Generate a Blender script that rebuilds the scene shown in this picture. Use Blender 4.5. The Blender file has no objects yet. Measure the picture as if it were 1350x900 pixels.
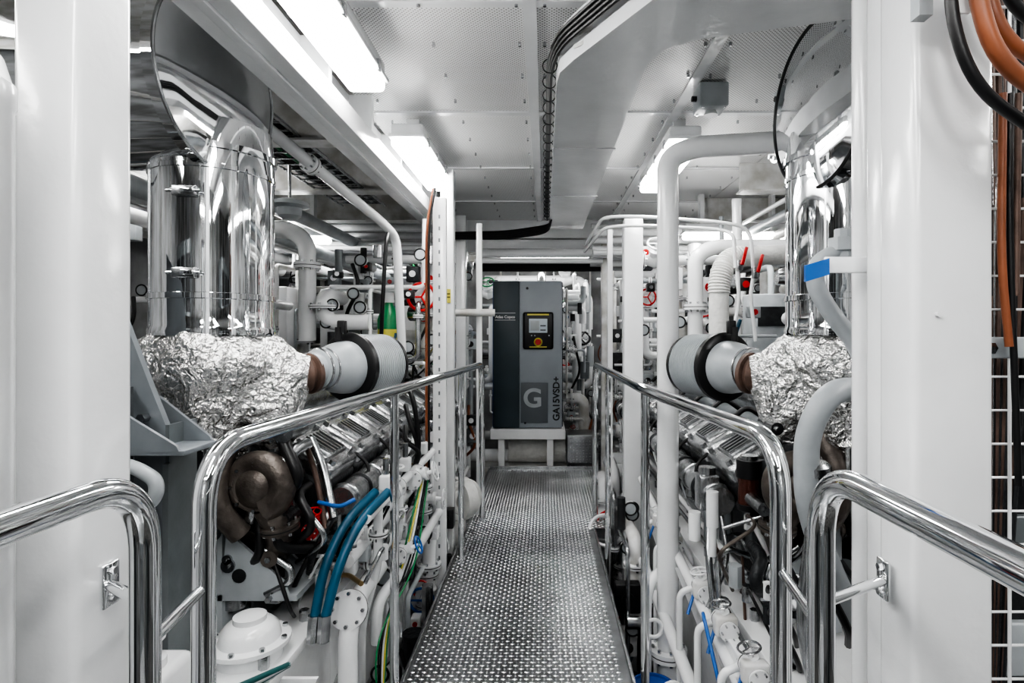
import bpy, bmesh, math, random
from mathutils import Vector, Matrix, noise
R=random.Random(7)
V=Vector
# ------------------------------------------------------------------ materials
def mat(name,col,rough=.4,metal=0.0,var=0.0,vs=6.0,bump=0.0,bs=40.0,emit=0,coat=0,trans=0,rv=0.0,col2=None):
    m=bpy.data.materials.new(name); m.use_nodes=True
    nt=m.node_tree; b=nt.nodes['Principled BSDF']; L=nt.links
    b.inputs['Base Color'].default_value=(*col,1); b.inputs['Roughness'].default_value=rough
    b.inputs['Metallic'].default_value=metal; b.inputs['Coat Weight'].default_value=coat
    b.inputs['Coat Roughness'].default_value=.12
    if trans: b.inputs['Transmission Weight'].default_value=trans
    if emit:
        b.inputs['Emission Color'].default_value=(*col,1); b.inputs['Emission Strength'].default_value=emit
    tc=nt.nodes.new('ShaderNodeTexCoord')
    if var or rv:
        n=nt.nodes.new('ShaderNodeTexNoise'); n.inputs['Scale'].default_value=vs; n.inputs['Detail'].default_value=6
        L.new(tc.outputs['Object'],n.inputs['Vector'])
        cr=nt.nodes.new('ShaderNodeValToRGB'); cr.color_ramp.elements[0].position=.35; cr.color_ramp.elements[1].position=.62
        c2=col2 or tuple(c*(1-var) for c in col)
        cr.color_ramp.elements[0].color=(*c2,1); cr.color_ramp.elements[1].color=(*col,1)
        L.new(n.outputs['Fac'],cr.inputs['Fac']); 
        if var: L.new(cr.outputs['Color'],b.inputs['Base Color'])
        if rv:
            mr=nt.nodes.new('ShaderNodeMapRange'); mr.inputs['To Min'].default_value=rough; mr.inputs['To Max'].default_value=rough+rv
            L.new(n.outputs['Fac'],mr.inputs['Value']); L.new(mr.outputs['Result'],b.inputs['Roughness'])
    if bump:
        n2=nt.nodes.new('ShaderNodeTexNoise'); n2.inputs['Scale'].default_value=bs; n2.inputs['Detail'].default_value=4
        L.new(tc.outputs['Object'],n2.inputs['Vector'])
        bp=nt.nodes.new('ShaderNodeBump'); bp.inputs['Strength'].default_value=bump; bp.inputs['Distance'].default_value=.01
        L.new(n2.outputs['Fac'],bp.inputs['Height']); L.new(bp.outputs['Normal'],b.inputs['Normal'])
    return m
WHITE=mat('white_gloss_paint',(.82,.83,.84),.20,0,.08,5,.12,28,coat=.4)
WHITE2=mat('white_worn_paint',(.70,.70,.70),.34,0,.35,9,.2,30,col2=(.46,.45,.42))
WALLG=mat('bulkhead_paint',(.36,.37,.38),.4,0,.5,3,.2,12,col2=(.16,.16,.16))
GREYW=mat('pale_grey_paint',(.44,.47,.49),.35,0,.2,8,.1,30)
GUARD=mat('guard_grey_paint',(.22,.24,.26),.35,0,.2,8,.1,30)
GREY=mat('mid_grey_paint',(.20,.22,.23),.35,.2,.25,7,.1,30)
DGREY=mat('dark_grey_cast',(.045,.048,.052),.4,.4,.5,14,.4,60)
BLACK=mat('black_rubber',(.008,.008,.009),.4)
CHROME=mat('chrome_rail',(.84,.85,.86),.055,1)
MIRROR=mat('polished_stainless',(.80,.81,.82),.035,1,0,3,.06,3)
STEEL=mat('brushed_steel',(.54,.55,.56),.25,1,.3,20,.1,60)
ALU=mat('cast_aluminium',(.56,.57,.58),.27,.95,.4,12,.3,50)
TREADB=mat('tread_plate_base',(.34,.35,.36),.30,1,.35,5,.1,80)
TREADL=mat('tread_plate_lug',(.80,.81,.82),.20,1,.15,6)
RUST=mat('heat_browned_iron',(.15,.13,.115),.42,.5,.5,14,.4,50,col2=(.07,.058,.052))
RUSTP=mat('red_brown_primer',(.15,.095,.075),.5,.2,.5,18,.2,50)
BLUE=mat('blue_hose',(.012,.095,.17),.35,0,.3,10)
BLUE2=mat('blue_handle',(.015,.11,.38),.3)
RED=mat('red_paint',(.50,.015,.015),.3)
GREEN=mat('green_paint',(.02,.22,.08),.35)
TEAL=mat('teal_hose',(.01,.09,.09),.4)
YEL=mat('yellow_paint',(.65,.58,.10),.4)
ORANGE=mat('orange_hose',(.30,.10,.045),.42,0,.3,12)
BRASS=mat('brass',(.50,.36,.18),.3,1)
LENS=mat('lamp_diffuser',(1,.99,.97),.4,emit=20)
COMPD=mat('compressor_dark_panel',(.035,.055,.068),.38,0,.15,4)
COMPL=mat('compressor_grey_panel',(.32,.35,.38),.38,0,.08,4)
COMPG=mat('compressor_mid_grey',(.12,.135,.15),.4)
COMPB=mat('compressor_blue_side',(.02,.07,.30),.35)
SCREEN=mat('display_screen',(.55,.62,.66),.15)
GLASS=mat('amber_glass',(.16,.05,.035),.05,0,trans=.5)
FLOORM=mat('bilge_paint',(.14,.14,.135),.4,0,.6,4,.2,20,col2=(.04,.04,.04))
CREAM=mat('cream_lagging',(.72,.72,.70),.6,0,.12,20,.5,60)
def foilmat():
    m=mat('crinkled_foil',(.80,.80,.79),.27,.95); nt=m.node_tree;L=nt.links;b=nt.nodes['Principled BSDF']
    tc=nt.nodes.new('ShaderNodeTexCoord')
    v=nt.nodes.new('ShaderNodeTexVoronoi'); v.feature='DISTANCE_TO_EDGE'; v.inputs['Scale'].default_value=16
    v2=nt.nodes.new('ShaderNodeTexVoronoi'); v2.inputs['Scale'].default_value=34
    n=nt.nodes.new('ShaderNodeTexNoise'); n.inputs['Scale'].default_value=9; n.inputs['Detail'].default_value=5
    mx=nt.nodes.new('ShaderNodeMix'); mx.data_type='RGBA'; mx.inputs[0].default_value=.22
    L.new(tc.outputs['Object'],n.inputs['Vector']); L.new(tc.outputs['Object'],mx.inputs[6]); L.new(n.outputs['Color'],mx.inputs[7])
    L.new(mx.outputs[2],v.inputs['Vector']); L.new(mx.outputs[2],v2.inputs['Vector'])
    ad=nt.nodes.new('ShaderNodeMath'); ad.operation='MULTIPLY_ADD'; ad.inputs[1].default_value=1.6; L.new(v.outputs['Distance'],ad.inputs[0]); L.new(v2.outputs['Distance'],ad.inputs[2])
    bp=nt.nodes.new('ShaderNodeBump'); bp.inputs['Strength'].default_value=.9; bp.inputs['Distance'].default_value=.012
    L.new(ad.outputs[0],bp.inputs['Height']); L.new(bp.outputs['Normal'],b.inputs['Normal'])
    return m
FOIL=foilmat()
def perf():
    m=mat('perforated_white_panel',(.8,.8,.8),.38); nt=m.node_tree;L=nt.links;b=nt.nodes['Principled BSDF']
    tc=nt.nodes.new('ShaderNodeTexCoord'); sc=nt.nodes.new('ShaderNodeVectorMath'); sc.operation='SCALE'; sc.inputs['Scale'].default_value=1/.011
    L.new(tc.outputs['Object'],sc.inputs[0])
    rot=nt.nodes.new('ShaderNodeVectorRotate'); rot.inputs['Angle'].default_value=math.radians(45); rot.rotation_type='Z_AXIS'
    L.new(sc.outputs[0],rot.inputs['Vector'])
    fr=nt.nodes.new('ShaderNodeVectorMath'); fr.operation='FRACTION'; L.new(rot.outputs[0],fr.inputs[0])
    sb=nt.nodes.new('ShaderNodeVectorMath'); sb.operation='SUBTRACT'; sb.inputs[1].default_value=(.5,.5,0); L.new(fr.outputs[0],sb.inputs[0])
    ml=nt.nodes.new('ShaderNodeVectorMath'); ml.operation='MULTIPLY'; ml.inputs[1].default_value=(1,1,0); L.new(sb.outputs[0],ml.inputs[0])
    ln=nt.nodes.new('ShaderNodeVectorMath'); ln.operation='LENGTH'; L.new(ml.outputs[0],ln.inputs[0])
    mr=nt.nodes.new('ShaderNodeMapRange'); mr.inputs['From Min'].default_value=.22; mr.inputs['From Max'].default_value=.30
    L.new(ln.outputs['Value'],mr.inputs['Value'])
    mx=nt.nodes.new('ShaderNodeMix'); mx.data_type='RGBA'; mx.inputs[6].default_value=(.16,.16,.16,1); mx.inputs[7].default_value=(.76,.76,.76,1)
    L.new(mr.outputs['Result'],mx.inputs[0]); L.new(mx.outputs[2],b.inputs['Base Color'])
    return m
PERF=perf()
# ------------------------------------------------------------------ builder
def fillet(pts,r,n=6):
    pts=[V(p) for p in pts]
    if r<=0 or len(pts)<3: return pts
    out=[pts[0]]
    for i in range(1,len(pts)-1):
        a,b,c=pts[i-1],pts[i],pts[i+1]
        d1=(a-b);d2=(c-b); t=min(r,d1.length*.49,d2.length*.49)
        p0=b+d1.normalized()*t; p2=b+d2.normalized()*t
        for k in range(n+1):
            s=k/n; out.append(p0*(1-s)**2+b*2*s*(1-s)+p2*s*s)
    out.append(pts[-1]); return out
def frame(ax):
    ax=ax.normalized(); h=V((0,0,1)) if abs(ax.z)<.9 else V((1,0,0))
    u=ax.cross(h).normalized(); return u,ax.cross(u).normalized()
class B:
    def __init__(s,name,cx=None,sg=1):
        s.n=name;s.v=[];s.f=[];s.fm=[];s.mats=[];s.cx=cx;s.sg=sg
    def mi(s,m):
        if m not in s.mats: s.mats.append(m)
        return s.mats.index(m)
    def add(s,vs,fs,m):
        o=len(s.v); k=s.mi(m)
        s.v+= [tuple(v) for v in vs]
        for f in fs: s.f.append(tuple(i+o for i in f)); s.fm.append(k)
    def box(s,lo,hi,m,bev=0,rot=None,piv=None):
        bm=bmesh.new(); lo=V(lo);hi=V(hi); c=(lo+hi)/2; d=hi-lo
        bmesh.ops.create_cube(bm,size=1,matrix=Matrix.Diagonal((abs(d.x),abs(d.y),abs(d.z),1)))
        if bev: bmesh.ops.bevel(bm,geom=bm.edges[:],offset=bev,segments=3,affect='EDGES',profile=.5)
        M=Matrix.Translation(c)
        if rot is not None:
            M=M@rot.to_4x4()
        bm.verts.index_update()
        s.add([M@v.co for v in bm.verts],[[v.index for v in f.verts] for f in bm.faces],m); bm.free()
    def cb(s,c,d,m,bev=0,rot=None):
        c=V(c);d=V(d)/2; s.box(c-d,c+d,m,bev,rot)
    def lathe(s,p,ax,prof,m,seg=28,disp=None,caps=True,sc=None):
        p=V(p);ax=V(ax).normalized();u,w=frame(ax);vs=[];fs=[]
        for (t,r) in prof:
            for k in range(seg):
                a=2*math.pi*k/seg; q=p+ax*t+(u*math.cos(a)+w*math.sin(a))*r
                if disp: q=q+ (q-(p+ax*t)).normalized()*disp(q) if r>1e-6 else q
                vs.append(q)
        for i in range(len(prof)-1):
            for k in range(seg):
                a=i*seg+k;b=i*seg+(k+1)%seg
                fs.append((a,b,b+seg,a+seg))
        if caps:
            fs.append(tuple(range(seg))[::-1]); n=(len(prof)-1)*seg; fs.append(tuple(range(n,n+seg)))
        s.add(vs,fs,m)
    def cyl(s,a,b,r,m,r2=None,seg=16):
        a=V(a);b=V(b); L=(b-a).length
        if L<1e-6: return
        s.lathe(a,b-a,[(0,r),(L,r if r2 is None else r2)],m,seg)
    def tube(s,pts,r,m,bend=.06,seg=10,n=6,r2=None):
        P=fillet(pts,bend,n); Q=[P[0]]
        for p in P[1:]:
            if (p-Q[-1]).length>1e-5: Q.append(p)
        P=Q
        if len(P)<2: return
        t0=(P[1]-P[0]).normalized(); u,w=frame(t0); vs=[];fs=[]
        for i,p in enumerate(P):
            if i==0:t=t0
            elif i==len(P)-1:t=(P[i]-P[i-1]).normalized()
            else:t=((P[i+1]-P[i]).normalized()+(P[i]-P[i-1]).normalized()).normalized()
            u=(u-t*u.dot(t)).normalized(); w=t.cross(u)
            rr=r if r2 is None else r+(r2-r)*i/(len(P)-1)
            for k in range(seg):
                a=2*math.pi*k/seg; vs.append(p+(u*math.cos(a)+w*math.sin(a))*rr)
        for i in range(len(P)-1):
            for k in range(seg):
                a=i*seg+k;b=i*seg+(k+1)%seg; fs.append((a,b,b+seg,a+seg))
        fs.append(tuple(range(seg))[::-1]); q=(len(P)-1)*seg; fs.append(tuple(range(q,q+seg)))
        s.add(vs,fs,m)
    def torus(s,c,ax,Rr,r,m,seg=28,sg=8):
        c=V(c);u,w=frame(V(ax));ax=V(ax).normalized();vs=[];fs=[]
        for i in range(seg):
            a=2*math.pi*i/seg; d=u*math.cos(a)+w*math.sin(a)
            for k in range(sg):
                b=2*math.pi*k/sg; vs.append(c+d*(Rr+r*math.cos(b))+ax*r*math.sin(b))
        for i in range(seg):
            for k in range(sg):
                fs.append((i*sg+k,((i+1)%seg)*sg+k,((i+1)%seg)*sg+(k+1)%sg,i*sg+(k+1)%sg))
        s.add(vs,fs,m)
    def prism(s,poly,z0,z1,m):
        n=len(poly); vs=[(x,y,z0) for x,y in poly]+[(x,y,z1) for x,y in poly]
        fs=[tuple(range(n))[::-1],tuple(range(n,2*n))]+[(i,(i+1)%n,n+(i+1)%n,n+i) for i in range(n)]
        s.add(vs,fs,m)
    def plate(s,pts,th,m):
        P=[V(p) for p in pts]; nn=(P[1]-P[0]).cross(P[2]-P[0]).normalized()*th; n=len(P)
        s.add(P+[p+nn for p in P],[tuple(range(n))[::-1],tuple(range(n,2*n))]+[(i,(i+1)%n,n+(i+1)%n,n+i) for i in range(n)],m)
    def flange(s,p,ax,r,m,th=.018,bolts=8):
        p=V(p);ax=V(ax).normalized(); s.cyl(p-ax*th,p+ax*th,r,m,seg=24); u,w=frame(ax)
        s.cyl(p-ax*.002,p+ax*.002,r*1.01,BLACK,seg=24)
        for k in range(bolts):
            a=2*math.pi*k/bolts; q=p+(u*math.cos(a)+w*math.sin(a))*r*.8
            s.cyl(q-ax*(th+.012),q+ax*(th+.012),r*.1,STEEL,seg=6)
    def valve(s,p,ax,up,r,m,hm=None):
        p=V(p);ax=V(ax).normalized();up=V(up).normalized()
        s.lathe(p-ax*r*2.4,ax,[(0,r),(r*1,r*1.1),(r*2.4,r*1.7),(r*3.8,r*1.1),(r*4.8,r)],m,16)
        s.flange(p-ax*r*2.4,ax,r*1.9,m,.009,6); s.flange(p+ax*r*2.4,ax,r*1.9,m,.009,6)
        s.lathe(p,up,[(0,r*1.2),(r*2,r*1.0),(r*2.05,r*1.4),(r*2.6,r*1.4),(r*2.65,r*.5),(r*4.2,r*.35)],m,12)
        q=p+up*r*4.2; hm=hm or m; s.torus(q,up,r*1.9,r*.22,hm,20,6); u,w=frame(up)
        for k in range(3):
            a=k*2.094; s.cyl(q,q+(u*math.cos(a)+w*math.sin(a))*r*1.9,r*.16,hm,seg=6)
    def done(s,smooth=True):
        vs=s.v; fs=s.f
        if s.cx is not None: vs=[(s.cx+s.sg*x,y,z) for x,y,z in vs]
        if s.sg<0: fs=[f[::-1] for f in fs]
        me=bpy.data.meshes.new(s.n); me.from_pydata(vs,[],fs)
        for m in s.mats: me.materials.append(m)
        me.polygons.foreach_set('material_index',s.fm)
        me.polygons.foreach_set('use_smooth',[True]*len(fs)); me.update()
        me.set_sharp_from_angle(angle=math.radians(38))
        o=bpy.data.objects.new(s.n,me); bpy.context.collection.objects.link(o); return o
def ry(a): return Matrix.Rotation(math.radians(a),3,'Y')
def rz(a): return Matrix.Rotation(math.radians(a),3,'Z')

# ------------------------------------------------------------------ room shell
b=B('floor'); b.box((-3.2,-1.8,-.8),(3.2,7.8,-.75),FLOORM); b.done()
b=B('wall_left'); b.box((-3.2,-1.8,-.75),(-3.1,7.8,2.5),WALLG)
for y in [0,1,2,3,4,5,6,7]: b.box((-3.1,y,-.75),(-2.98,y+.02,2.5),WHITE2)
b.done()
b=B('wall_right'); b.box((3.1,-1.8,-.75),(3.2,7.8,2.5),WALLG)
for y in [0,1,2,3,4,5,6,7]: b.box((2.98,y,-.75),(3.1,y+.02,2.5),WHITE2)
b.done()
b=B('wall_far'); b.box((-3.2,7.7,-.75),(3.2,7.8,2.5),WALLG)
for i in range(11): b.box((-3+i*.6,7.6,-.75),(-2.98+i*.6,7.7,2.5),WHITE2)
b.done()
b=B('wall_back'); b.box((-3.2,-1.9,-.75),(3.2,-1.8,2.5),WALLG)
for i in range(11): b.box((-3+i*.6,-1.8,-.75),(-2.98+i*.6,-1.7,2.5),WHITE2)
b.done()
b=B('added_reflection_door_1'); b.box((-.45,-1.79,0),(.35,-1.74,1.95),GREYW,.02); b.box((-.52,-1.80,-.05),(.42,-1.77,2.02),DGREY,.02); b.cyl((.25,-1.74,1.0),(.25,-1.66,1.0),.02,STEEL); b.cyl((.25,-1.67,1.0),(.10,-1.67,1.0),.012,STEEL); b.done()  # unseen, added behind the camera as darker surroundings for chrome reflections
b=B('ceiling'); b.box((-3.2,-1.8,2.5),(3.2,7.8,2.56),WHITE2)
for x0,x1 in [(-.84,-.05),(-.045,.62),(.625,1.3),(1.305,2.0)]:
    y=-.9
    while y<5.2:
        b.box((x0,y,2.29),(x1,y+.895,2.305),PERF); y+=.9
for x in (-.048,.62):
    b.box((x-.022,-.9,2.28),(x+.022,5.3,2.291),WHITE)
for y in (.0,.9,1.8,2.7,3.6,4.5):
    b.box((-.8,y-.02,2.281),(2,y+.015,2.2905),WHITE)
for x in [-.75,-.4,-.09,0,.3,.58,.67,.95,1.25]:
    for k in range(20): b.cyl((x,.3+k*.25,2.275),(x,.3+k*.25,2.29),.006,STEEL,seg=6)
b.done()
b=B('deck_beam')
for y in (2.6,3.5,4.4,5.3,6.2,7.0):
    for x0,x1 in ((-3.1,-.86),(1.2,3.1)) if y<5.2 else ((-3.1,3.1),):
        b.box((x0,y,2.12),(x1,y+.012,2.5),WHITE2); b.box((x0,y-.05,2.11),(x1,y+.06,2.12),WHITE2)
for x in (-2.4,-1.7,1.9,2.6):
    b.box((x,-.5,2.3),(x+.01,7.7,2.5),WHITE2)
b.box((-3.1,5.25,2.0),(3.1,5.30,2.5),WHITE)
b.done()
b=B('overhead_service_beam')
b.box((-.742,.2,2.02),(-.73,4.5,2.10),WHITE,.002); b.box((-.87,.2,2.02),(-.86,4.5,2.29),WHITE)
b.box((-.87,.2,2.015),(-.73,4.5,2.025),WHITE,.002); b.box((-.815,.2,2.005),(-.785,4.5,2.016),WHITE,.002)
for k in range(8): b.box((-.86,.5+k*.5,2.13),(-.76,.53+k*.5,2.29),WHITE)
b.done()

# ------------------------------------------------------------------ lamps
def lamp(c,L,w,ax='Y',tilt=0):
    b=B('ceiling_or_fill_lamp'); x,y,z=c
    if ax=='Y':
        b.box((x-w/2+.01,y-L/2,z+.02),(x+w/2-.01,y+L/2,z+.075),WHITE,.012)
        b.box((x-w/2,y-L/2-.01,z+.008),(x+w/2,y+L/2+.01,z+.024),WHITE,.004)
        b.box((x-w/2+.008,y-L/2+.0,z-.035),(x+w/2-.008,y+L/2,z+.012),LENS,.02)
        for yy in (y-L/3,y+L/3): b.box((x-.03,yy-.015,z+.07),(x+.03,yy+.015,z+.15),WHITE)
        for yy in (-.4,-.13,.13,.4):
            for sx in (-1,1): b.box((x+sx*w/2-.006,y+yy*L-.012,z-.01),(x+sx*w/2+.006,y+yy*L+.012,z+.03),STEEL,.002)
    else:
        b.box((x-L/2,y-w/2+.01,z+.02),(x+L/2,y+w/2-.01,z+.075),WHITE,.012)
        b.box((x-L/2-.01,y-w/2,z+.008),(x+L/2+.01,y+w/2,z+.024),WHITE,.004)
        b.box((x-L/2,y-w/2+.008,z-.035),(x+L/2,y+w/2-.008,z+.012),LENS,.02)
        for xx in (x-L/3,x+L/3): b.box((xx-.015,y-.03,z+.07),(xx+.015,y+.03,z+.4),WHITE)
    b.done()
lamp((-.645,1.45,2.15),1.25,.15); lamp((-.645,3.08,2.15),.85,.17); lamp((.66,3.08,2.14),.85,.17)
lamp((-1.98,4.3,1.96),.7,.15,'X'); lamp((1.45,4.3,1.99),.8,.15,'X')
lamp((-.3,.0,2.16),1.2,.17); lamp((.5,-.4,2.16),1.2,.17); lamp((-.2,-1.2,2.16),1.0,.17,'X')  # fill lamps added out of view, above and behind the camera
lamp((-1.9,1.6,2.36),1.25,.17); lamp((1.9,1.6,2.15),1.25,.17); lamp((-2.2,3.1,2.36),.7,.17); lamp((2.2,3.1,2.36),.7,.17)  # extra fill lamps added to brighten the engine sides
lamp((-1.6,5.8,2.1),1.2,.17,'X'); lamp((1.5,5.8,2.1),1.2,.17,'X'); lamp((0,6.5,2.1),1.0,.17,'X')  # hidden fill lamps added to brighten the far end
lamp((-2.0,.3,2.25),1.2,.17); lamp((2.05,.3,2.15),1.2,.17)  # out-of-frame fill lamps added beside the walkway

# ------------------------------------------------------------------ walkway
b=B('tread_plate_walkway')
b.box((-.50,-1.7,-.008),(.31,3.6,0),TREADB); b.box((-.50,3.6,-.008),(.52,5.2,0),TREADB)
for x in (-.512,.31): b.box((x,-1.7,-.09),(x+.012,3.6 if x>0 else 5.2,.014),STEEL,.002)
b.box((.31,3.594,-.09),(.53,3.606,.012),STEEL); b.box((.52,3.6,-.09),(.532,5.2,.012),STEEL)
b.box((-.5,5.2,-.09),(.53,5.21,.03),STEEL)
vs=[];fs=[];p=.021
ny=int(5.9/p)
for j in range(ny+10):
    y=-.75+j*p
    if y>5.18: break
    xr=.30 if y<3.6 else .51
    nx=int((xr+.49)/p)
    for i in range(nx):
        x=-.485+i*p
        a,c=(.0103,.0047) if (i+j)%2 else (.0047,.0103)
        o=len(vs); h=.0026
        vs+=[(x-a,y,0),(x,y-c,0),(x+a,y,0),(x,y+c,0),(x-a*.5,y,h),(x,y-c*.5,h),(x+a*.5,y,h),(x,y+c*.5,h)]
        fs+=[(o,o+1,o+5,o+4),(o+1,o+2,o+6,o+5),(o+2,o+3,o+7,o+6),(o+3,o,o+4,o+7),(o+4,o+5,o+6,o+7)]
b.add(vs,fs,TREADL)
for yy in (1.7,3.59): b.box((-.5,yy,-.004),(.31,yy+.004,.0008),DGREY)
for y in (.4,1.4,2.4,3.4,4.4,5.1):
    b.box((-.5,y,-.16),(.3,y+.06,-.09),WHITE2)
    for x in (-.48,.27): b.box((x,y,-.75),(x+.05,y+.05,-.09),WHITE2)
b.done()

# ------------------------------------------------------------------ handrails
def rail(name,pts,posts,extra=None,r=.0195):
    b=B(name); b.tube(pts,r,CHROME,.11,24,12)
    for (x,y,zt) in posts:
        b.cyl((x,y,-.12),(x,y,zt),.016,CHROME,seg=16)
    if extra: extra(b)
    b.done()
rail('handrail',[(-.595,.985,-.35),(-.592,.99,1.04),(-.53,2.0,1.04),(-.415,3.75,1.04),(-.415,3.78,-.02)],[(-.528,2.0,1.04),(-.455,3.1,1.04)],
     lambda b:(b.cyl((-.592,.985,.80),(-.562,.80,.80),.009,CHROME),b.tube([(-.53,2.0,-.05),(-.49,2.0,-.05)],.02,STEEL)))
rail('handrail',[(.44,1.06,-.35),(.44,1.06,1.04),(.36,2.05,1.04),(.335,3.75,1.04),(.335,3.78,-.02)],[(.362,2.05,1.04),(.345,3.1,1.04)],
     lambda b:(b.cyl((.44,1.06,.80),(.412,.845,.80),.009,CHROME)))
def le(b):
    b.cyl((-.562,.80,.86),(-.69,.905,.84),.009,CHROME)
    b.cb((-.696,.91,.84),(.008,.035,.07),CHROME,.003); 
    for dz in (-.022,.022): b.cyl((-.694,.91,.84+dz),(-.686,.91,.84+dz),.006,STEEL,seg=6)
rail('handrail',[(-.545,-.7,1.04),(-.562,.80,1.04),(-.562,.80,-.35)],[],le)
def re_(b):
    b.cyl((.412,.845,.84),(.55,.925,.84),.008,CHROME)
    b.cb((.554,.93,.84),(.008,.03,.065),CHROME,.003)
    for dz in (-.02,.02): b.cyl((.550,.93,.84+dz),(.544,.93,.84+dz),.006,STEEL,seg=6)
rail('handrail',[(.39,-.7,1.04),(.41,.845,1.04),(.412,.845,-.35)],[],re_)

# ------------------------------------------------------------------ pillars
b=B('structural_pillar'); b.box((-.80,.85,-.75),(-.70,.97,2.5),WHITE,.014); b.done()
b=B('structural_pillar'); b.box((.565,.87,-.75),(.69,.965,2.5),WHITE,.012); b.box((.585,.98,-.75),(.64,1.04,2.5),WHITE,.01)
b.cyl((.60,.864,1.27),(.60,.872,1.27),.004,WHITE); b.done()
b=B('pressure_vessel'); b.lathe((-.755,.70,-.75),(0,0,1),[(0,.076),(2.28,.076),(2.285,.079),(2.31,.079),(2.315,.074),(2.345,.066),(2.37,.05),(2.39,.028),(2.40,.018),(3.2,.018)],WHITE,40); b.done()
b=B('slotted_support_column')
b.box((-.59,3.0,-.75),(-.52,3.03,1.96),WHITE,.003)
for k in range(30):
    z=.05+k*.062; b.box((-.560,2.997,z),(-.551,3.001,z+.020),GREY)
b.box((-.605,3.3,-.75),(-.53,3.38,2.2),WHITE,.005)
b.box((-.47,3.9,-.05),(-.43,3.94,2.0),WHITE,.005)
b.done()
b=B('support_column'); b.box((.47,3.35,-.75),(.58,3.45,1.92),WHITE,.006); b.box((.40,3.6,-.1),(.43,3.64,1.9),WHITE); b.done()
b=B('support_column'); b.box((.49,4.9,-.75),(.57,4.98,2.1),WHITE2,.006); b.done()
b=B('support_column'); b.box((-.72,4.6,-.75),(-.64,4.68,2.2),WHITE,.006); b.done()

# ------------------------------------------------------------------ overhead duct
b=B('overhead_ventilation_duct')
poly=[(.045,4.6),(.05,1.92),(.06,1.84),(.10,1.76),(.28,1.45),(.34,1.40),(1.6,1.0),(1.6,1.42),(.85,1.53),(.45,1.64),(.36,1.70),(.325,1.80),(.32,1.90),(.31,4.6)]
b.prism(poly,2.09,2.24,WHITE)
poly2=[(.035,4.6),(.04,1.92),(.05,1.84),(.09,1.755),(.27,1.445),(.335,1.39),(.34,1.40),(.28,1.45),(.10,1.76),(.06,1.84),(.05,1.92),(.045,4.6)]
b.prism(poly2,2.085,2.13,WHITE)
for y in (2.6,3.5): b.box((.035,y,2.085),(.325,y+.02,2.09),WHITE)
for y in (2.1,3.0,4.0): b.box((.10,y,2.24),(.13,y+.03,2.3),STEEL); b.box((.24,y,2.24),(.27,y+.03,2.3),STEEL)
b.done()
b=B('cable_bundle')
for k in range(4):
    o=k*.012
    b.tube([(.022-o*.4,4.5,2.14+o),(.022-o*.3,1.95,2.14+o),(.05-o*.4,1.78,2.14+o),(.26-o*.3,1.42-o*.4,2.14+o),(.42,1.32-o*.4,2.14+o),(1.2,1.05,2.15+o)],.006,BLACK,.08,8)
for k in range(22): b.torus((.018,1.95+k*.12,2.158),(0,1,0),.025,.0022,BLACK,12,5)
for k in range(6): b.tube([(.36,1.35-k*.012,2.13),(.7,1.24-k*.012,2.12),(1.2,1.06-k*.012,2.13)],.006,R.choice([BLACK,DGREY,GREY]),.08,8)
b.done()
b=B('perforated_cable_tray')
P0=V((.09,1.735,2.15)); P1=V((.60,1.285,2.15)); dd=(P1-P0)
for k in range(12):
    c=P0+dd*(k+.5)/12; b.cb(c,(.054,.004,.012),WHITE2,0,rz(-41)); b.cb(c-V((0,0,.034)),(.058,.004,.012),WHITE2,0,rz(-41)); b.cb(c+dd/24-V((0,0,.017)),(.012,.004,.034),WHITE2,0,rz(-41))
b.done()
b=B('cable_bundle')
for k in range(7): b.tube([(-.85,4.55,2.0+k*.008),(-.3,4.5+k*.01,1.99+k*.012),(.03,4.4,2.02+k*.01),(.05,4.2,2.08)],.006,BLACK,.1,8)
b.done()
b=B('hose_bundle')
b.tube([(-.58,2.97,2.0),(-.615,2.96,1.8),(-.615,2.96,.2)],.007,ORANGE,.1); b.tube([(-.57,2.96,2.0),(-.60,2.95,1.8),(-.60,2.95,.1)],.006,BLACK,.1)
b.done()
for (x,y) in ((.70,2.40),(1.05,2.40)):
    b=B('ceiling_junction_box'); b.cb((x,y,2.23),(.12,.12,.10),GREYW,.008); b.cyl((x,y,2.18),(x,y,2.16),.022,WHITE,.03); b.cyl((x-.08,y,2.23),(x-.05,y,2.23),.012,BLACK)
    for dx in (-.045,.045):
        for dy in (-.045,.045): b.cyl((x+dx,y+dy,2.176),(x+dx,y+dy,2.181),.006,STEEL,seg=8)
    b.done()

# ------------------------------------------------------------------ compressor
b=B('air_compressor')
b.box((-.475,5.26,.37),(.16,5.98,1.73),COMPL,.012)
b.box((-.475,5.245,.375),(-.235,5.262,1.725),COMPD,.004); b.box((-.232,5.245,.375),(.158,5.262,1.725),COMPL,.004)
b.box((-.482,5.28,.38),(-.474,5.97,1.72),COMPB); b.box((.159,5.28,.38),(.167,5.97,1.72),COMPD)
b.box((-.22,5.236,.42),(.03,5.246,.79),COMPG,.003)
b.box((-.20,5.225,1.10),(.08,5.246,1.44),BLACK,.02); b.box((-.145,5.218,1.25),(.025,5.228,1.38),SCREEN,.004)
b.box((-.13,5.212,1.27),(-.05,5.22,1.36),GREYW); b.box((-.16,5.22,1.41),(.04,5.226,1.425),YEL); b.box((-.14,5.22,1.115),(.02,5.226,1.125),YEL)
b.box((-.04,5.212,1.27),(.01,5.22,1.28),DGREY); b.box((-.04,5.212,1.31),(.01,5.22,1.32),DGREY)
b.cyl((-.06,5.19,1.165),(-.06,5.226,1.165),.026,RED); b.torus((-.06,5.222,1.165),(0,1,0),.034,.006,YEL)
for dx in (-.12,-.09,.04): b.cyl((dx,5.215,1.225),(dx,5.226,1.225),.007,GREYW,seg=10)
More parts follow.
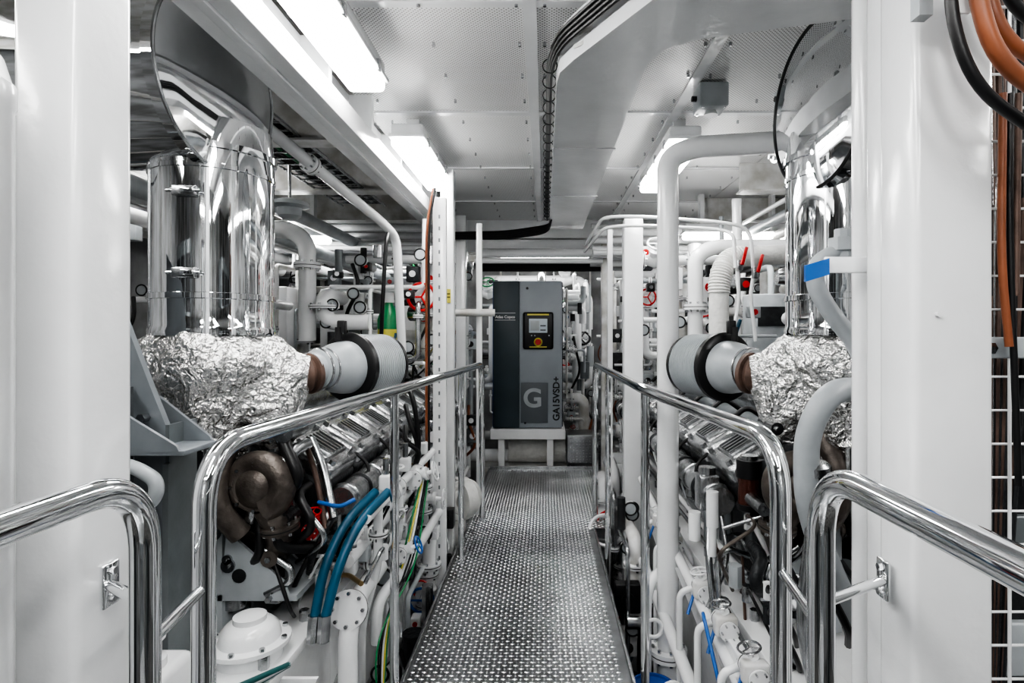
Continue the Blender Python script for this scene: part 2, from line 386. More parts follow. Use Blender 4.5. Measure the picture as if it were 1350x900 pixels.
b.box((-.46,5.238,1.365),(-.27,5.246,1.37),WHITE); b.box((-.46,5.238,1.43),(-.27,5.246,1.435),WHITE)
b.cyl((-.18,5.235,.42),(-.18,5.246,.42),.01,BLACK)
b.cyl((-.16,5.236,1.66),(-.16,5.246,1.66),.012,BLACK)
comp=b.done()
def text(s,loc,size,m,rot=(math.pi/2,0,0),ext=.002,bold=.0):
    cu=bpy.data.curves.new('lettering','FONT'); cu.body=s; cu.size=size; cu.extrude=ext; cu.offset=bold
    cu.materials.append(m); o=bpy.data.objects.new('lettering',cu); bpy.context.collection.objects.link(o)
    o.location=loc; o.rotation_euler=rot; o.parent=comp
text('G',(-.20,5.235,.57),.24,GREYW,bold=.006)
text('GA15VSD+',(.135,5.243,.44),.085,BLACK,(math.pi/2,-math.pi/2,0),bold=.002)
text('Atlas Copco',(-.455,5.24,1.385),.036,WHITE,bold=.001)
b=B('compressor_stand')
b.box((-.50,5.22,.27),(.19,6.0,.365),WHITE,.006)
for x in (-.43,.02): b.box((x,5.25,-.02),(x+.06,5.31,.27),WHITE,.004); b.box((x,5.9,-.02),(x+.06,5.96,.27),WHITE,.004)
b.box((-.6,5.21,-.75),(.6,6.1,-.02),WHITE2)
b.done()
b=B('drain_tank_pipe'); b.cyl((-.35,5.55,.11),(.20,5.55,.11),.115,CREAM,seg=28); b.cyl((-.75,5.45,.08),(-.35,5.45,.08),.06,WHITE); b.done()
b=B('tread_plate_step'); b.box((.21,5.28,-.02),(.56,5.6,.30),TREADB,.004)
vs=[];fs=[]
for j in range(10):
    for i in range(11):
        x=.24+i*.03; z=.02+j*.028; a,c=(.011,.005) if (i+j)%2 else (.005,.011); o=len(vs); vs+=[(x-a,5.278,z),(x,5.278,z-c),(x+a,5.278,z),(x,5.278,z+c)]; fs.append((o,o+1,o+2,o+3))
b.add(vs,fs,TREADL); b.done()

# ------------------------------------------------------------------ engines
def foil(q):
    return .024*noise.noise(q*9)+.018*noise.noise(q*22)+.010*noise.noise(q*50)
def engine(cx,sg):
    r=random.Random(20+sg)
    b=B('marine_diesel_engine',cx,sg)
    b.box((-.38,2.0,.34),(.34,4.75,.66),DGREY,.03)
    b.box((-.30,2.05,.30),(.28,4.7,.36),WHITE2)
    b.box((-.16,2.1,.66),(.16,4.7,.86),GREY,.03)
    b.box((-.36,1.90,.36),(.32,2.02,.80),DGREY,.03)
    for side in (1,-1):
        for i in range(8):
            y=2.14+i*.32
            b.cb((side*.30,y,.70),(.24,.30,.16),DGREY,.02,ry(side*32))
            b.cb((side*.345,y,.785),(.23,.285,.085),ALU,.028,ry(side*32))
            b.cb((side*.36,y,.82),(.14,.20,.03),ALU,.012,ry(side*32))
            for q in (-.06,-.03,0,.03,.06):
                c=V((side*.345,y,.785))+ry(side*32)@V((0,q,.058)); b.cb(c,(.11,.008,.012),STEEL,0,ry(side*32))
            for k in (-1,1):
                for q in (-1,1):
                    dx=q*.085; p=V((side*.345,y+k*.11,.785))+ry(side*32)@V((dx,0,.038)); b.cyl(p,p+ry(side*32)@V((0,0,.02)),.012,STEEL,seg=6)
            b.tube([(side*.40,y,.63),(side*.46,y,.60),(side*.47,y,.54)],.022,ALU,.04)
            b.tube([(side*.28,y+.05,.86),(side*.2,y+.07,.92),(side*.12,y+.05,.86)],.012,BLACK,.04)
            b.box((side*.335,y-.11,.42),(side*.36,y+.11,.58),ALU if i%2 else GREY,.01)
            for k in (-1,1):
                for zz in (.44,.56): b.cyl((side*.35,y+k*.09,zz),(side*.37,y+k*.09,zz),.008,STEEL,seg=6)
            b.tube([(side*.47,y+.05,.69),(side*.50,y+.06,.60),(side*.45,y+.10,.47)],.008,r.choice([STEEL,BLACK,BRASS,WHITE]),.05)
            b.tube([(side*.44,y+.15,.76),(side*.49,y+.15,.72),(side*.50,y+.13,.62)],.007,BLACK,.04)
        b.cyl((side*.475,2.02,.645),(side*.475,4.6,.645),.05,ALU,seg=20)
        for k in range(18): b.torus((side*.475,2.06+k*.15,.645),(0,1,0),.052,.006,DGREY if k%2 else STEEL)
        b.cyl((side*.44,2.02,.50),(side*.44,4.6,.50),.028,ALU)
        b.tube([(side*.42,1.95,.42),(side*.42,4.6,.42)],.014,WHITE)
        b.tube([(side*.44,1.9,.38),(side*.44,4.6,.38)],.009,STEEL)
    b.cyl((0,2.2,.93),(0,4.6,.93),.10,ALU,seg=24)
    b.cyl((-.05,1.84,.50),(-.05,1.91,.50),.13,DGREY,seg=28); b.torus((-.05,1.86,.50),(0,1,0),.13,.015,BLACK)
    b.cyl((.16,1.80,.46),(.16,1.91,.46),.07,GREY,seg=24)
    for k in range(4): b.cyl((.02+k*.09,1.84,.36),(.02+k*.09,1.84,.52),.036,DGREY if k%2 else ALU,seg=18)
    for k in range(30):
        x=r.uniform(-.3,.44); z=r.uniform(.45,.92)
        b.tube([(x,1.9,z),(x,1.80,z),(x+r.uniform(-.15,.15),1.77,z-r.uniform(.05,.2)),(x+r.uniform(-.15,.15),1.9,z-.25)],r.choice([.006,.009,.014,.02]),r.choice([BLACK,STEEL,DGREY,ALU,BLACK,RUST]),.05)
    for k in range(26):
        x=r.uniform(-.3,.42); z=r.uniform(.4,.95); s=r.uniform(.03,.07)
        if k%2: b.cb((x,1.84,z),(s,.08,s),r.choice([ALU,DGREY,GREY,BLACK]),.008)
        else: b.cyl((x,1.78,z),(x,1.9,z),s*.5,r.choice([ALU,STEEL,DGREY,RUST]),seg=14)
        b.cyl((x,1.77,z),(x,1.80,z),s*.18,STEEL,seg=6)
    b.done()
    b=B('engine_bed_girder',cx,sg)
    b.box((.28,1.45,.27),(.46,4.9,.30),WHITE,.003); b.box((.44,1.45,-.75),(.455,4.9,.28),WHITE)
    b.box((-.46,1.45,.27),(-.28,4.9,.30),WHITE,.003); b.box((-.46,1.45,-.75),(-.44,4.9,.28),WHITE)
    b.box((-.46,1.45,-.75),(.455,1.47,.28),WHITE); b.box((-.28,1.45,.24),(.28,1.98,.28),WHITE)
    for k in range(9):
        y=1.6+k*.38; b.plate([(.455,y,.27),(.56,y,.27),(.455,y,.0)],.012,WHITE)
    for k in range(12): b.cyl((.41,1.6+k*.27,.30),(.41,1.6+k*.27,.335),.016,STEEL,seg=6)
    b.done()
    b=B('engine_mount_bracket',cx,sg)
    b.plate([(.18,1.80,.42),(.40,1.80,.40),(.38,1.80,.46),(.20,1.80,.62)],.012,GREYW)
    b.plate([(.18,1.94,.42),(.40,1.94,.40),(.38,1.94,.46),(.20,1.94,.62)],.012,GREYW)
    b.box((.17,1.79,.40),(.42,1.95,.418),GREYW); b.box((.165,1.79,.30),(.185,1.95,.64),GREYW)
    b.tube([(.32,1.795,.42),(.40,1.795,.46),(.40,1.795,.50),(.30,1.795,.57)],.012,STEEL,.04)
    b.cyl((.24,1.796,.48),(.24,1.785,.48),.022,DGREY)
    b.done()
    # silencer
    b=B('exhaust_riser',cx,sg)
    X,Y=.125,1.85
    b.lathe((X,Y,1.235),(0,0,1),[(0,.170),(.0,.181),(.015,.183),(.03,.178),(.11,.178),(.112,.183),(.128,.183),(.13,.178),(.50,.178),(.502,.182),(.515,.182),(.517,.178),(.56,.178),(.562,.186),(.58,.186),(.582,.178),(.66,.172)],MIRROR,72)
    for zz in (1.42,1.66):
        b.cb((X+.02,Y-.186,zz),(.07,.016,.03),STEEL,.004); b.cb((X+.035,Y-.196,zz),(.04,.012,.016),CHROME,.003); b.cyl((X-.03,Y-.188,zz),(X+.07,Y-.188,zz),.006,CHROME)
    b.cyl((X-.12,Y-.133,1.25),(X-.12,Y-.133,1.8),.003,STEEL)
    b.done()
    b=B('exhaust_silencer',cx,sg)
    X=.21 if sg>0 else .27; Z=2.01 if sg>0 else 1.94; rr=.262 if sg>0 else .245; Y=1.74
    ax=V((.99,-.10,-.03)).normalized(); C=V((X,Y,Z))-ax*.9
    b.lathe(C,ax,[(0,rr),(.35,rr),(.352,rr+.006),(.37,rr+.006),(.372,rr),(.868,rr),(.87,rr+.012),(.90,rr+.012),(.902,rr-.005),(.908,rr*.85),(.914,rr*.65),(.919,rr*.4),(.921,rr*.2),(.922,.001)],MIRROR,72)
    b.torus(C+ax*.9,ax,rr+.006,.006,STEEL if sg>0 else BLACK,64,8)
    b.done()
    # turbo + foil
    b=B('turbocharger',cx,sg)
    b.lathe((.12,1.85,1.25),(0,0,-1),[(0,.16),(.01,.175),(.03,.195),(.05,.208),(.08,.218),(.11,.222),(.14,.22),(.17,.212),(.20,.20),(.23,.19),(.26,.175),(.29,.16),(.32,.148),(.35,.135),(.38,.12),(.42,.105),(.47,.09)],FOIL,120,foil)
    b.lathe((.16,1.86,1.12),(.85,.30,-.1),[(0,.12),(.03,.135),(.06,.142),(.09,.142),(.12,.135),(.15,.12),(.18,.105),(.21,.09),(.25,.07)],FOIL,90,foil)
    b.lathe((.24,1.87,1.12),(.30,.10,-.95),[(0,.11),(.04,.125),(.08,.128),(.12,.12),(.16,.108),(.21,.088),(.26,.066)],FOIL,80,foil)
    b.lathe((.355,1.94,1.10),(.5,.8,.06),[(0,.055),(.02,.07),(.04,.06),(.045,.072),(.06,.072),(.065,.06)],RUSTP,28)
    pts=[]
    for k in range(24):
        a=k/23*5.0-1.2; pts.append((.31+.072*math.cos(a),1.77,.77+.072*math.sin(a)))
    b.tube(pts,.048,RUST,0,18,1,.026)
    b.lathe((.31,1.72,.77),(0,1,0),[(0,.02),(.005,.036),(.018,.048),(.03,.070),(.10,.072)],RUST,28)
    b.tube([(.33,1.78,.70),(.37,1.79,.62),(.32,1.86,.52)],.042,RUST,.08,16); b.tube([(.16,1.76,.92),(.12,1.74,.78),(.08,1.84,.6)],.045,DGREY,.08,16)
    b.tube([(.22,1.80,.92),(.20,1.74,.84),(.20,1.72,.72),(.26,1.76,.62)],.034,RUST,.06,14)
    b.flange((.37,1.785,.635),(.1,.1,-1),.058,RUST,.010,6)
    b.tube([(.18,1.72,.9),(.19,1.70,.74),(.12,1.76,.6)],.012,ALU,.08)
    b.torus((.31,1.745,.77),(0,1,0),.072,.006,RUST,28,6)
    for k in range(8):
        a=k*.785; b.cyl((.31+.072*math.cos(a),1.735,.77+.072*math.sin(a)),(.31+.072*math.cos(a),1.75,.77+.072*math.sin(a)),.006,STEEL,seg=6)
    b.done()
    b=B('air_intake_filter',cx,sg)
    p=V((.385 if sg>0 else .345,1.97,1.115)); d=V((.36,.93,.0)).normalized()
    b.lathe(p,d,[(0,.060),(.03,.060),(.032,.070),(.05,.070),(.052,.064),(.08,.075),(.12,.090),(.16,.098),(.20,.100)],GREYW,40)
    b.lathe(p+d*.185,d,[(0,.100),(.0,.118),(.008,.131),(.028,.131),(.036,.12),(.04,.1)],BLACK,48)
    prof=[(.0,.11)]
    for k in range(15): prof+=[(.002+k*.012,.124),(.006+k*.012,.124),(.008+k*.012,.114),(.012+k*.012,.114)]
    prof+=[(.185,.11),(.19,.08)]
    b.lathe(p+d*.215,d,prof,GREYW,48); b.lathe(p+d*.40,d,[(0,.12),(.015,.12),(.02,.1)],BLACK,40)
    b.torus(p+d*.04,d,.071,.005,STEEL); b.torus(p+d*.07,d,.074,.004,STEEL)
    b.cyl(p+V((.05,.14,.1)),p+V((.05,.14,.15)),.012,BLACK); b.cb(p+V((.06,.15,.15)),(.03,.03,.05),BLACK,.005)
    b.done()
engine(-1.20,1); engine(1.10,-1)

# ------------------------------------------------------------------ left grey guard + details
b=B('machinery_guard')
b.plate([(-1.30,1.56,1.50),(-1.155,1.5,1.40),(-1.04,1.5,1.10),(-1.0,1.5,1.0),(-1.0,1.5,.25),(-1.30,1.56,.25)],.012,GUARD)
b.plate([(-1.0,1.5,1.0),(-1.0,1.5,.25),(-1.0,1.62,.25),(-1.0,1.62,1.0)],.01,GREY)
b.plate([(-1.10,1.42,1.07),(-.92,1.42,.96),(-.91,1.42,.94),(-1.10,1.42,.94)],.010,GUARD)
b.box((-1.10,1.42,.935),(-.90,1.56,.948),GUARD,.002); b.plate([(-1.06,1.56,1.07),(-.92,1.56,.96),(-.91,1.56,.94),(-1.06,1.56,.94)],.010,GUARD)
b.box((-1.11,1.40,.70),(-1.095,1.60,1.1),GREY); b.box((-1.13,1.485,.3),(-1.02,1.50,.78),DGREY,.004); b.box((-1.0,1.488,.3),(-.985,1.50,.9),GREY)
for z in (.97,1.02,.8,.6,.45): b.cyl((-1.05,1.475,z),(-1.05,1.5,z),.012,STEEL,seg=6)
b.tube([(-1.12,1.40,.91),(-1.02,1.40,.92),(-.955,1.40,.88),(-.955,1.40,.84),(-1.0,1.40,.80),(-1.12,1.40,.81)],.017,GREYW,.05,14)
b.done()
b=B('lubricant_tank'); b.box((-1.25,1.25,-.75),(-.87,1.42,.46),WHITE,.02); b.lathe((-.93,1.33,.46),(0,0,1),[(0,.04),(.02,.04),(.025,.03),(.06,.03),(.065,.038),(.09,.038),(.1,.02)],WHITE,20)
b.torus((-.95,1.235,.3),(0,1,0),.03,.008,WHITE)
b.lathe((-1.0,1.30,.46),(0,0,1),[(0,.03),(.05,.03),(.055,.036),(.12,.034),(.13,.02)],WHITE2,16); b.tube([(-.93,1.33,.55),(-.93,1.36,.60),(-1.0,1.38,.62)],.010,WHITE,.03)
for z in (.36,.22): b.box((-.90,1.24,z),(-.86,1.25,z+.05),WHITE,.004)
b.done()
b=B('access_cover'); b.lathe((-.86,1.66,.285),(0,0,1),[(0,.09),(.05,.09),(.055,.112),(.067,.112),(.069,.085),(.10,.078),(.115,.062),(.12,.045),(.135,.045),(.14,.02)],WHITE,32)
for k in range(8):
    a=k*.785; b.cyl((-.86+.1*math.cos(a),1.66+.1*math.sin(a),.34),(-.86+.1*math.cos(a),1.66+.1*math.sin(a),.362),.008,STEEL,seg=6)
b.torus((-.86,1.66,.345),(0,0,1),.10,.006,DGREY); b.done()
b=B('fuel_hose')
for o in (0,.045):
    b.tube([(-.60+o,2.02,.68),(-.66+o,1.88,.62),(-.70+o,1.80,.50),(-.715+o*.7,1.76,.34)],.0155,BLUE,.10,14)
    b.cyl((-.713+o*.7,1.762,.37),(-.717+o*.7,1.758,.29),.020,STEEL,seg=8)
b.tube([(-.62,1.86,.70),(-.66,1.84,.68),(-.74,1.86,.69)],.007,BLUE2,.04)
b.tube([(-.80,1.95,.88),(-.74,1.9,.80),(-.69,1.86,.64)],.014,STEEL,.1); b.tube([(-.83,1.97,.87),(-.77,1.92,.76),(-.72,1.87,.6)],.009,RUSTP,.1)
b.done()
b=B('fuel_valve_manifold')
b.valve((-.76,1.88,.60),(0,1,0),(0,-.3,1),.014,RED); b.cyl((-.77,1.86,.585),(-.77,2.6,.585),.012,WHITE)
b.valve((-.60,2.25,.62),(0,1,0),(0,0,1),.022,WHITE); b.valve((-.58,2.55,.60),(0,1,0),(1,0,.3),.022,WHITE)
b.cyl((-.60,1.9,.62),(-.59,3.2,.62),.018,WHITE); b.cyl((-.66,1.9,.48),(-.66,3.4,.48),.024,WHITE)
for y in (2.05,2.35,2.7,3.0):
    b.tube([(-.60,y,.62),(-.60,y,.42),(-.66,y,.20),(-.66,y,-.5)],.017,WHITE,.06); b.flange((-.60,y,.52),(0,0,1),.034,WHITE,.008,6)
    b.cb((-.60,y+.1,.68),(.045,.05,.06),WHITE,.01); b.cyl((-.60,y+.1,.71),(-.60,y+.1,.77),.012,STEEL,seg=8)
    b.tube([(-.62,y+.1,.6),(-.70,y+.12,.55),(-.75,y+.12,.42)],.010,R.choice([WHITE,STEEL,BLACK]),.05)
b.tube([(-.64,1.85,-.6),(-.64,1.85,.28),(-.64,1.95,.34),(-.64,2.2,.34)],.032,WHITE,.08,16); b.flange((-.64,1.86,.34),(0,-1,.3),.062,WHITE,.010)
b.tube([(-.62,2.1,.1),(-.62,2.1,.25),(-.56,2.3,.3),(-.56,3,.3)],.022,WHITE,.06)
b.tube([(-.58,1.8,.45),(-.66,1.9,.44),(-.75,1.95,.40)],.008,BRASS,.05)
b.valve((-.58,2.3,.36),(0,1,0),(1,0,.4),.018,WHITE,BLUE2); b.valve((-.62,2.9,.4),(0,0,1),(1,0,0),.025,WHITE)
b.valve((-.69,2.1,.40),(1,0,0),(0,-.3,1),.016,WHITE,STEEL)
for k in range(5): b.cb((-.74+k*.03,1.90+k*.05,.42+.03*(k%2)),(.04,.05,.05),[WHITE,STEEL,WHITE,GREYW,WHITE][k],.008)
for k in range(34):
    y=R.uniform(1.86,3.2); z=R.uniform(.3,.7); x=R.uniform(-.78,-.58)
    b.tube([(x,y,z),(x+.02,y-.06,z+.05),(x-.04,y-.1,z-.08),(x-.08,y-.02,z-.16)],R.choice([.005,.008,.011]),R.choice([STEEL,WHITE,BLACK,BLACK,WHITE,DGREY]),.05,8)
    b.cyl((x,y,z-.02),(x,y,z+.03),R.uniform(.012,.022),R.choice([WHITE,STEEL,WHITE]),seg=8)
b.done()
b=B('hydraulic_hose')
for k in range(4): b.tube([(-1.05+k*.02,1.43,.31+k*.022),(-.90,1.42,.31+k*.02),(-.80,1.42-.01*k,.32+k*.012),(-.72,1.6,.31)],.008,[TEAL,GREYW,WHITE,TEAL][k],.05)
for k in range(9): b.cyl((-1.0+k*.036,1.42,.31+.012*(k%3)),(-.98+k*.036,1.42,.31+.012*(k%3)),.017,WHITE if k%2 else GREYW,seg=8)
b.done()
b=B('electrical_cable')
for k,c in enumerate((GREEN,YEL,WHITE,BLACK,BLACK,GREEN)):
    b.tube([(-.56+k*.006,2.6,.6),(-.56+k*.008,2.3,.40-k*.02),(-.60,2.2-.04*k,.16),(-.58,2.0,-.2)],.0035,c,.12,8)
for k in range(3): b.tube([(-.66,2.7,1.0-k*.1),(-.60-.02*k,2.6,.95-k*.1),(-.57,2.62,.7),(-.66,2.7,.5)],.012,BLACK,.12)
b.tube([(-.8,2.9,1.75),(-.78,2.8,1.7),(-.80,2.8,1.35),(-.84,2.9,1.0)],.010,BLACK,.1)
b.done()
b=B('rolled_hose_reel'); b.cyl((-.55,3.5,.22),(-.50,3.56,.22),.13,CREAM,seg=32); b.torus((-.50,3.5,.22),(.6,-.8,0),.11,.02,CREAM); b.torus((-.50,3.49,.22),(.6,-.8,0),.07,.02,CREAM)
b.box((-.62,3.45,-.75),(-.5,3.6,.1),WHITE2); b.done()

# ------------------------------------------------------------------ right side equipment
b=B('ventilation_pipe'); b.tube([(.52,2.4,-.75),(.52,2.4,1.98),(.62,2.38,2.02),(1.0,2.34,2.03)],.045,WHITE,.22,24,12)
b.flange((.97,2.34,2.03),(1,0,0),.085,WHITE); b.lathe((.52,2.4,-.5),(0,0,1),[(0,.07),(.03,.07),(.04,.05)],WHITE)
b.flange((.52,2.4,-.1),(0,0,1),.08,WHITE); b.done()
b=B('coolant_pipe')
b.tube([(.85,1.55,.45),(.80,1.55,.55),(.72,1.52,.72),(.69,1.50,.82),(.69,1.50,.98),(.75,1.5,1.09),(.95,1.6,1.09)],.032,GREYW,.09,18)
b.lathe((.71,1.51,.90),(.12,.03,-1),[(0,.036),(.01,.046),(.03,.046),(.035,.036),(.06,.036),(.065,.048),(.10,.048),(.105,.034),(.16,.030)],STEEL,12)
b.tube([(.71,1.5,.74),(.66,1.46,.5),(.70,1.45,.3)],.020,STEEL,.08)
b.done()
b=B('coolant_pipe')
b.lathe((.655,1.25,1.40),(0,0,1),[(0,.024),(.02,.024),(.022,.032),(.05,.032),(.052,.018),(.07,.018)],GREYW,8)
b.tube([(.70,1.25,1.425),(.64,1.25,1.42),(.597,1.25,1.395),(.592,1.25,1.35),(.625,1.25,1.29),(.70,1.25,1.20),(.74,1.26,.9)],.019,GREYW,.06,16)
b.done()
b=B('pipe_support_clamp'); b.box((.515,1.045,1.352),(.60,1.052,1.382),WHITE,.003); b.torus((.62,1.10,1.37),(0,0,1),.024,.008,WHITE)
b.plate([(.475,1.042,1.335),(.518,1.042,1.348),(.518,1.042,1.378),(.475,1.042,1.365)],.008,BLUE2); b.done()
b=B('vertical_conduit'); b.cyl((.617,1.10,-.75),(.617,1.10,2.5),.021,WHITE,seg=20); b.done()
b=B('fuel_filter_bowl')
x,y,z=.70,1.95,.66
b.cyl((x,y,z),(x,y,z+.09),.036,GLASS,seg=24); b.cyl((x,y,z+.09),(x,y,z+.15),.042,BLACK,seg=24); b.cyl((x,y,z+.15),(x,y,z+.165),.03,STEEL,seg=12); b.cyl((x,y,z-.02),(x,y,z),.04,BLACK,seg=24); b.cyl((x,y,z-.05),(x,y,z-.02),.012,STEEL); b.box((x,y+.03,z+.09),(x+.12,y+.06,z+.14),GREY)
b.done()
b=B('lube_oil_filter')
b.cb((.60,2.1,.66),(.075,.075,.13),ALU,.008); b.cyl((.60,2.1,.725),(.60,2.1,.75),.03,STEEL)
for k in range(3): b.cyl((.54+k*.055,2.05,.5),(.54+k*.055,2.05,.60),.022,GREY if k else WHITE,seg=16)
b.cyl((.575,1.95,.58),(.575,1.95,.70),.021,WHITE,seg=16); b.cyl((.575,1.95,.48),(.575,1.95,.58),.014,WHITE)
b.tube([(.60,2.06,.6),(.56,1.95,.48),(.58,1.9,.2)],.012,STEEL,.06)
b.tube([(.63,2.05,.62),(.64,1.98,.45),(.56,1.95,.3)],.010,STEEL,.06)
b.done()
b=B('fuel_valve_manifold')
b.cyl((.56,1.3,.20),(.56,3.3,.40),.020,WHITE); b.cyl((.50,1.4,.02),(.50,3.3,.10),.024,WHITE); b.box((.565,1.3,.26),(.60,3.4,.30),WHITE,.003)
for y in (1.55,1.8,2.05,2.5,2.8):
    b.valve((.57,y,.32),(0,1,0),(-.2,0,1),.016,WHITE,WHITE if y>2 else STEEL); b.tube([(.55,y+.06,.30),(.50,y+.06,.28),(.50,y+.06,-.4)],.012,WHITE,.04)
    b.cyl((.55,y+.02,.32),(.51,y-.02,.24),.0055,BLUE2)
    b.box((.53,y-.04,.30),(.60,y-.0,.36),WHITE2,.008)
b.tube([(.58,1.9,.34),(.57,1.88,.5),(.60,1.86,.54),(.68,1.9,.5)],.010,STEEL,.04); b.cyl((.62,1.85,.42),(.62,1.85,.49),.022,GREYW,seg=8)
b.tube([(.53,1.9,.30),(.50,1.8,.36),(.52,1.7,.2)],.006,BLUE2,.04); b.tube([(.66,1.9,.5),(.66,1.86,.2),(.6,1.8,-.1)],.005,RUSTP,.04)
b.tube([(.42,2.35,-.6),(.42,2.35,.16),(.47,2.45,.2),(.6,2.6,.2)],.022,WHITE,.06)
b.torus((.44,2.3,.05),(0,1,0),.035,.008,WHITE); b.torus((.45,2.0,-.02),(0,1,0),.035,.008,WHITE)
for k in range(30):
    y=R.uniform(1.5,3.0); z=R.uniform(.32,.62); x=R.uniform(.58,.78)
    b.tube([(x,y,z),(x-.02,y-.06,z+.05),(x+.04,y-.1,z-.08),(x+.08,y-.02,z-.16)],R.choice([.005,.008,.011]),R.choice([STEEL,WHITE,BLACK,BLACK,BLACK,RUSTP]),.05,8)
    b.cyl((x,y,z-.02),(x,y,z+.03),R.uniform(.012,.022),R.choice([WHITE,STEEL,WHITE,DGREY]),seg=8)
b.done()
b=B('oil_drum'); b.lathe((.42,2.2,-.75),(0,0,1),[(0,.088),(.2,.088),(.205,.092),(.22,.088),(.4,.088),(.405,.092),(.42,.088),(.61,.088),(.62,.092),(.63,.088),(.63,.08),(.62,.078)],COMPB,28); b.cyl((.45,2.17,-.13),(.45,2.17,-.11),.014,BLACK); b.done()

b=B('wire_mesh_guard')
for x in (.70,.76,.82,.88,.94,1.0): b.cyl((x,.93,-.75),(x,.93,2.2),.0028,WHITE,seg=6)
for k in range(50): b.cyl((.69,.932,-.7+k*.055),(1.02,.932,-.7+k*.055),.0022,WHITE,seg=6)
b.box((.69,.925,1.20),(1.1,.95,1.235),GREYW,.003); b.cyl((.72,.915,1.217),(.72,.925,1.217),.01,STEEL,seg=6)
b.done()
b=B('equipment_cabinet'); b.box((.78,1.08,-.75),(1.3,1.2,1.15),DGREY,.01)
for k in range(8): b.box((.79,1.06,-.6+k*.2),(.95,1.08,-.5+k*.2),R.choice([GREY,GREYW,BLACK,STEEL]),.005)
for k in range(16): b.tube([(.76+.02*(k%6),1.03,1.9),(.77+.02*(k%6),1.03,1.0+.05*k),(.80,1.03,.2),(.77,1.03,-.6)],.006,R.choice([BLACK,DGREY,RUSTP,STEEL,BLACK]),.1,8)
b.done()
for (x0,x1) in ((-3.0,-1.5),(1.5,3.0)):
    b=B('added_reflection_cabinet')  # unseen dark boxes added behind the camera for the chrome to reflect
    n=3
    for k in range(n):
        a=x0+k*(x1-x0)/n; c=a+(x1-x0)/n-.02
        b.box((a,-1.5,-.75),(c,-.9,1.9),GREY,.01); b.box((a+.04,-.9,-.6),(c-.04,-.885,1.8),DGREY,.006)
        b.box((a+.1,-.885,1.3),(c-.1,-.875,1.5),BLACK); b.cyl((c-.08,-.885,.7),(c-.08,-.86,.7),.02,STEEL)
    b.done()
b=B('hose_bundle')
b.tube([(.568,.76,2.0),(.574,.76,1.70),(.605,.76,1.60),(.70,.76,1.54),(.9,.80,1.5)],.011,ORANGE,.12,18)
b.tube([(.598,.78,2.0),(.603,.78,1.72),(.63,.78,1.64),(.72,.78,1.59),(.9,.82,1.56)],.009,ORANGE,.12,16)
b.tube([(.546,.77,2.0),(.550,.77,1.66),(.585,.77,1.57),(.70,.78,1.50),(.9,.82,1.46)],.008,BLACK,.12,16)
b.tube([(.62,.79,2.0),(.625,.79,1.76),(.65,.79,1.69),(.74,.80,1.65),(.9,.84,1.62)],.008,BLACK,.12,16)
b.tube([(.725,.90,1.62),(.722,.90,1.35),(.735,.90,1.22)],.006,ORANGE,.1,12); b.tube([(.75,.90,1.62),(.745,.90,1.3)],.005,RUSTP,.1,12); b.tube([(.737,.90,1.62),(.735,.90,1.4),(.75,.9,1.0)],.005,BLACK,.1,12)
b.done()
b=B('perforated_cable_tray')
b.box((.585,.815,1.70),(.61,.82,2.2),WHITE)
for k in range(10): b.box((.593,.812,1.72+k*.035),(.602,.816,1.74+k*.035),DGREY)
b.box((.54,.82,1.70),(.56,.84,1.76),GREYW)
b.done()

# ------------------------------------------------------------------ upper left
b=B('cable_ladder')
for x in (-1.42,-1.12): b.tube([(x,2.1,2.14),(x,4.0,2.14)],.008,STEEL,.05)
for k in range(19): b.cyl((-1.42,2.1+k*.1,2.135),(-1.12,2.1+k*.1,2.135),.006,STEEL,seg=6)
for k in range(13): b.tube([(-1.40+k*.022,2.1,2.155+R.uniform(0,.01)),(-1.40+k*.022,2.9,2.155),(-1.38+k*.020,4.0,2.16)],.009,R.choice([BLACK,BLACK,BLACK,GREEN,GREYW,BLACK]),.2,8)
b.done()
b=B('overhead_pipe'); b.tube([(-1.2,2.1,2.06),(-1.10,2.15,2.06),(-.90,3.1,1.86),(-.86,3.3,1.80),(-.85,3.4,1.1)],.026,WHITE,.08,16)
b.flange((-1.03,2.5,1.985),(.19,.95,-.2),.042,WHITE); b.done()
b=B('alarm_beacon'); b.cyl((-1.30,2.9,2.1),(-1.30,2.9,1.93),.008,STEEL); b.lathe((-1.30,2.9,1.93),(0,0,-1),[(0,.03),(.02,.09),(.04,.095),(.05,.06),(.09,.055),(.11,.03)],GREYW,24); b.done()
b=B('bent_conduit')
b.tube([(.30,4.2,1.9),(.34,3.3,1.92),(.55,3.2,1.90),(.95,3.1,1.85),(1.12,3.1,1.82),(1.14,3.1,1.55)],.010,WHITE,.12,10)
b.tube([(.30,4.3,1.86),(.36,3.4,1.88),(.55,3.25,1.86),(.95,3.15,1.82),(1.03,3.1,1.79),(1.04,3.1,1.6)],.010,WHITE,.12,10)
for x,z in ((1.14,1.62),(1.055,1.66)):
    b.cb((x,3.08,z-.05),(.03,.03,.06),STEEL,.004); b.cb((x+.02,3.06,z),(.018,.012,.10),RED,.004,ry(15))
b.tube([(1.14,3.1,1.57),(1.12,3.1,1.45),(1.15,3.1,1.2)],.010,WHITE,.05); b.tube([(1.05,3.1,1.6),(1.06,3.1,1.42),(1.02,3.1,1.2)],.010,WHITE,.05)
b.done()
b=B('lagged_pipe'); 
pts=fillet([(.98,3.2,1.2),(.98,3.2,1.55),(1.05,3.25,1.68),(1.4,3.3,1.7)],.15,10)
b.tube(pts,.055,CREAM,0,18)
for p,q in zip(pts[:-1],pts[1:]): b.torus(p,q-p,.056,.007,CREAM,20,6)
b.done()
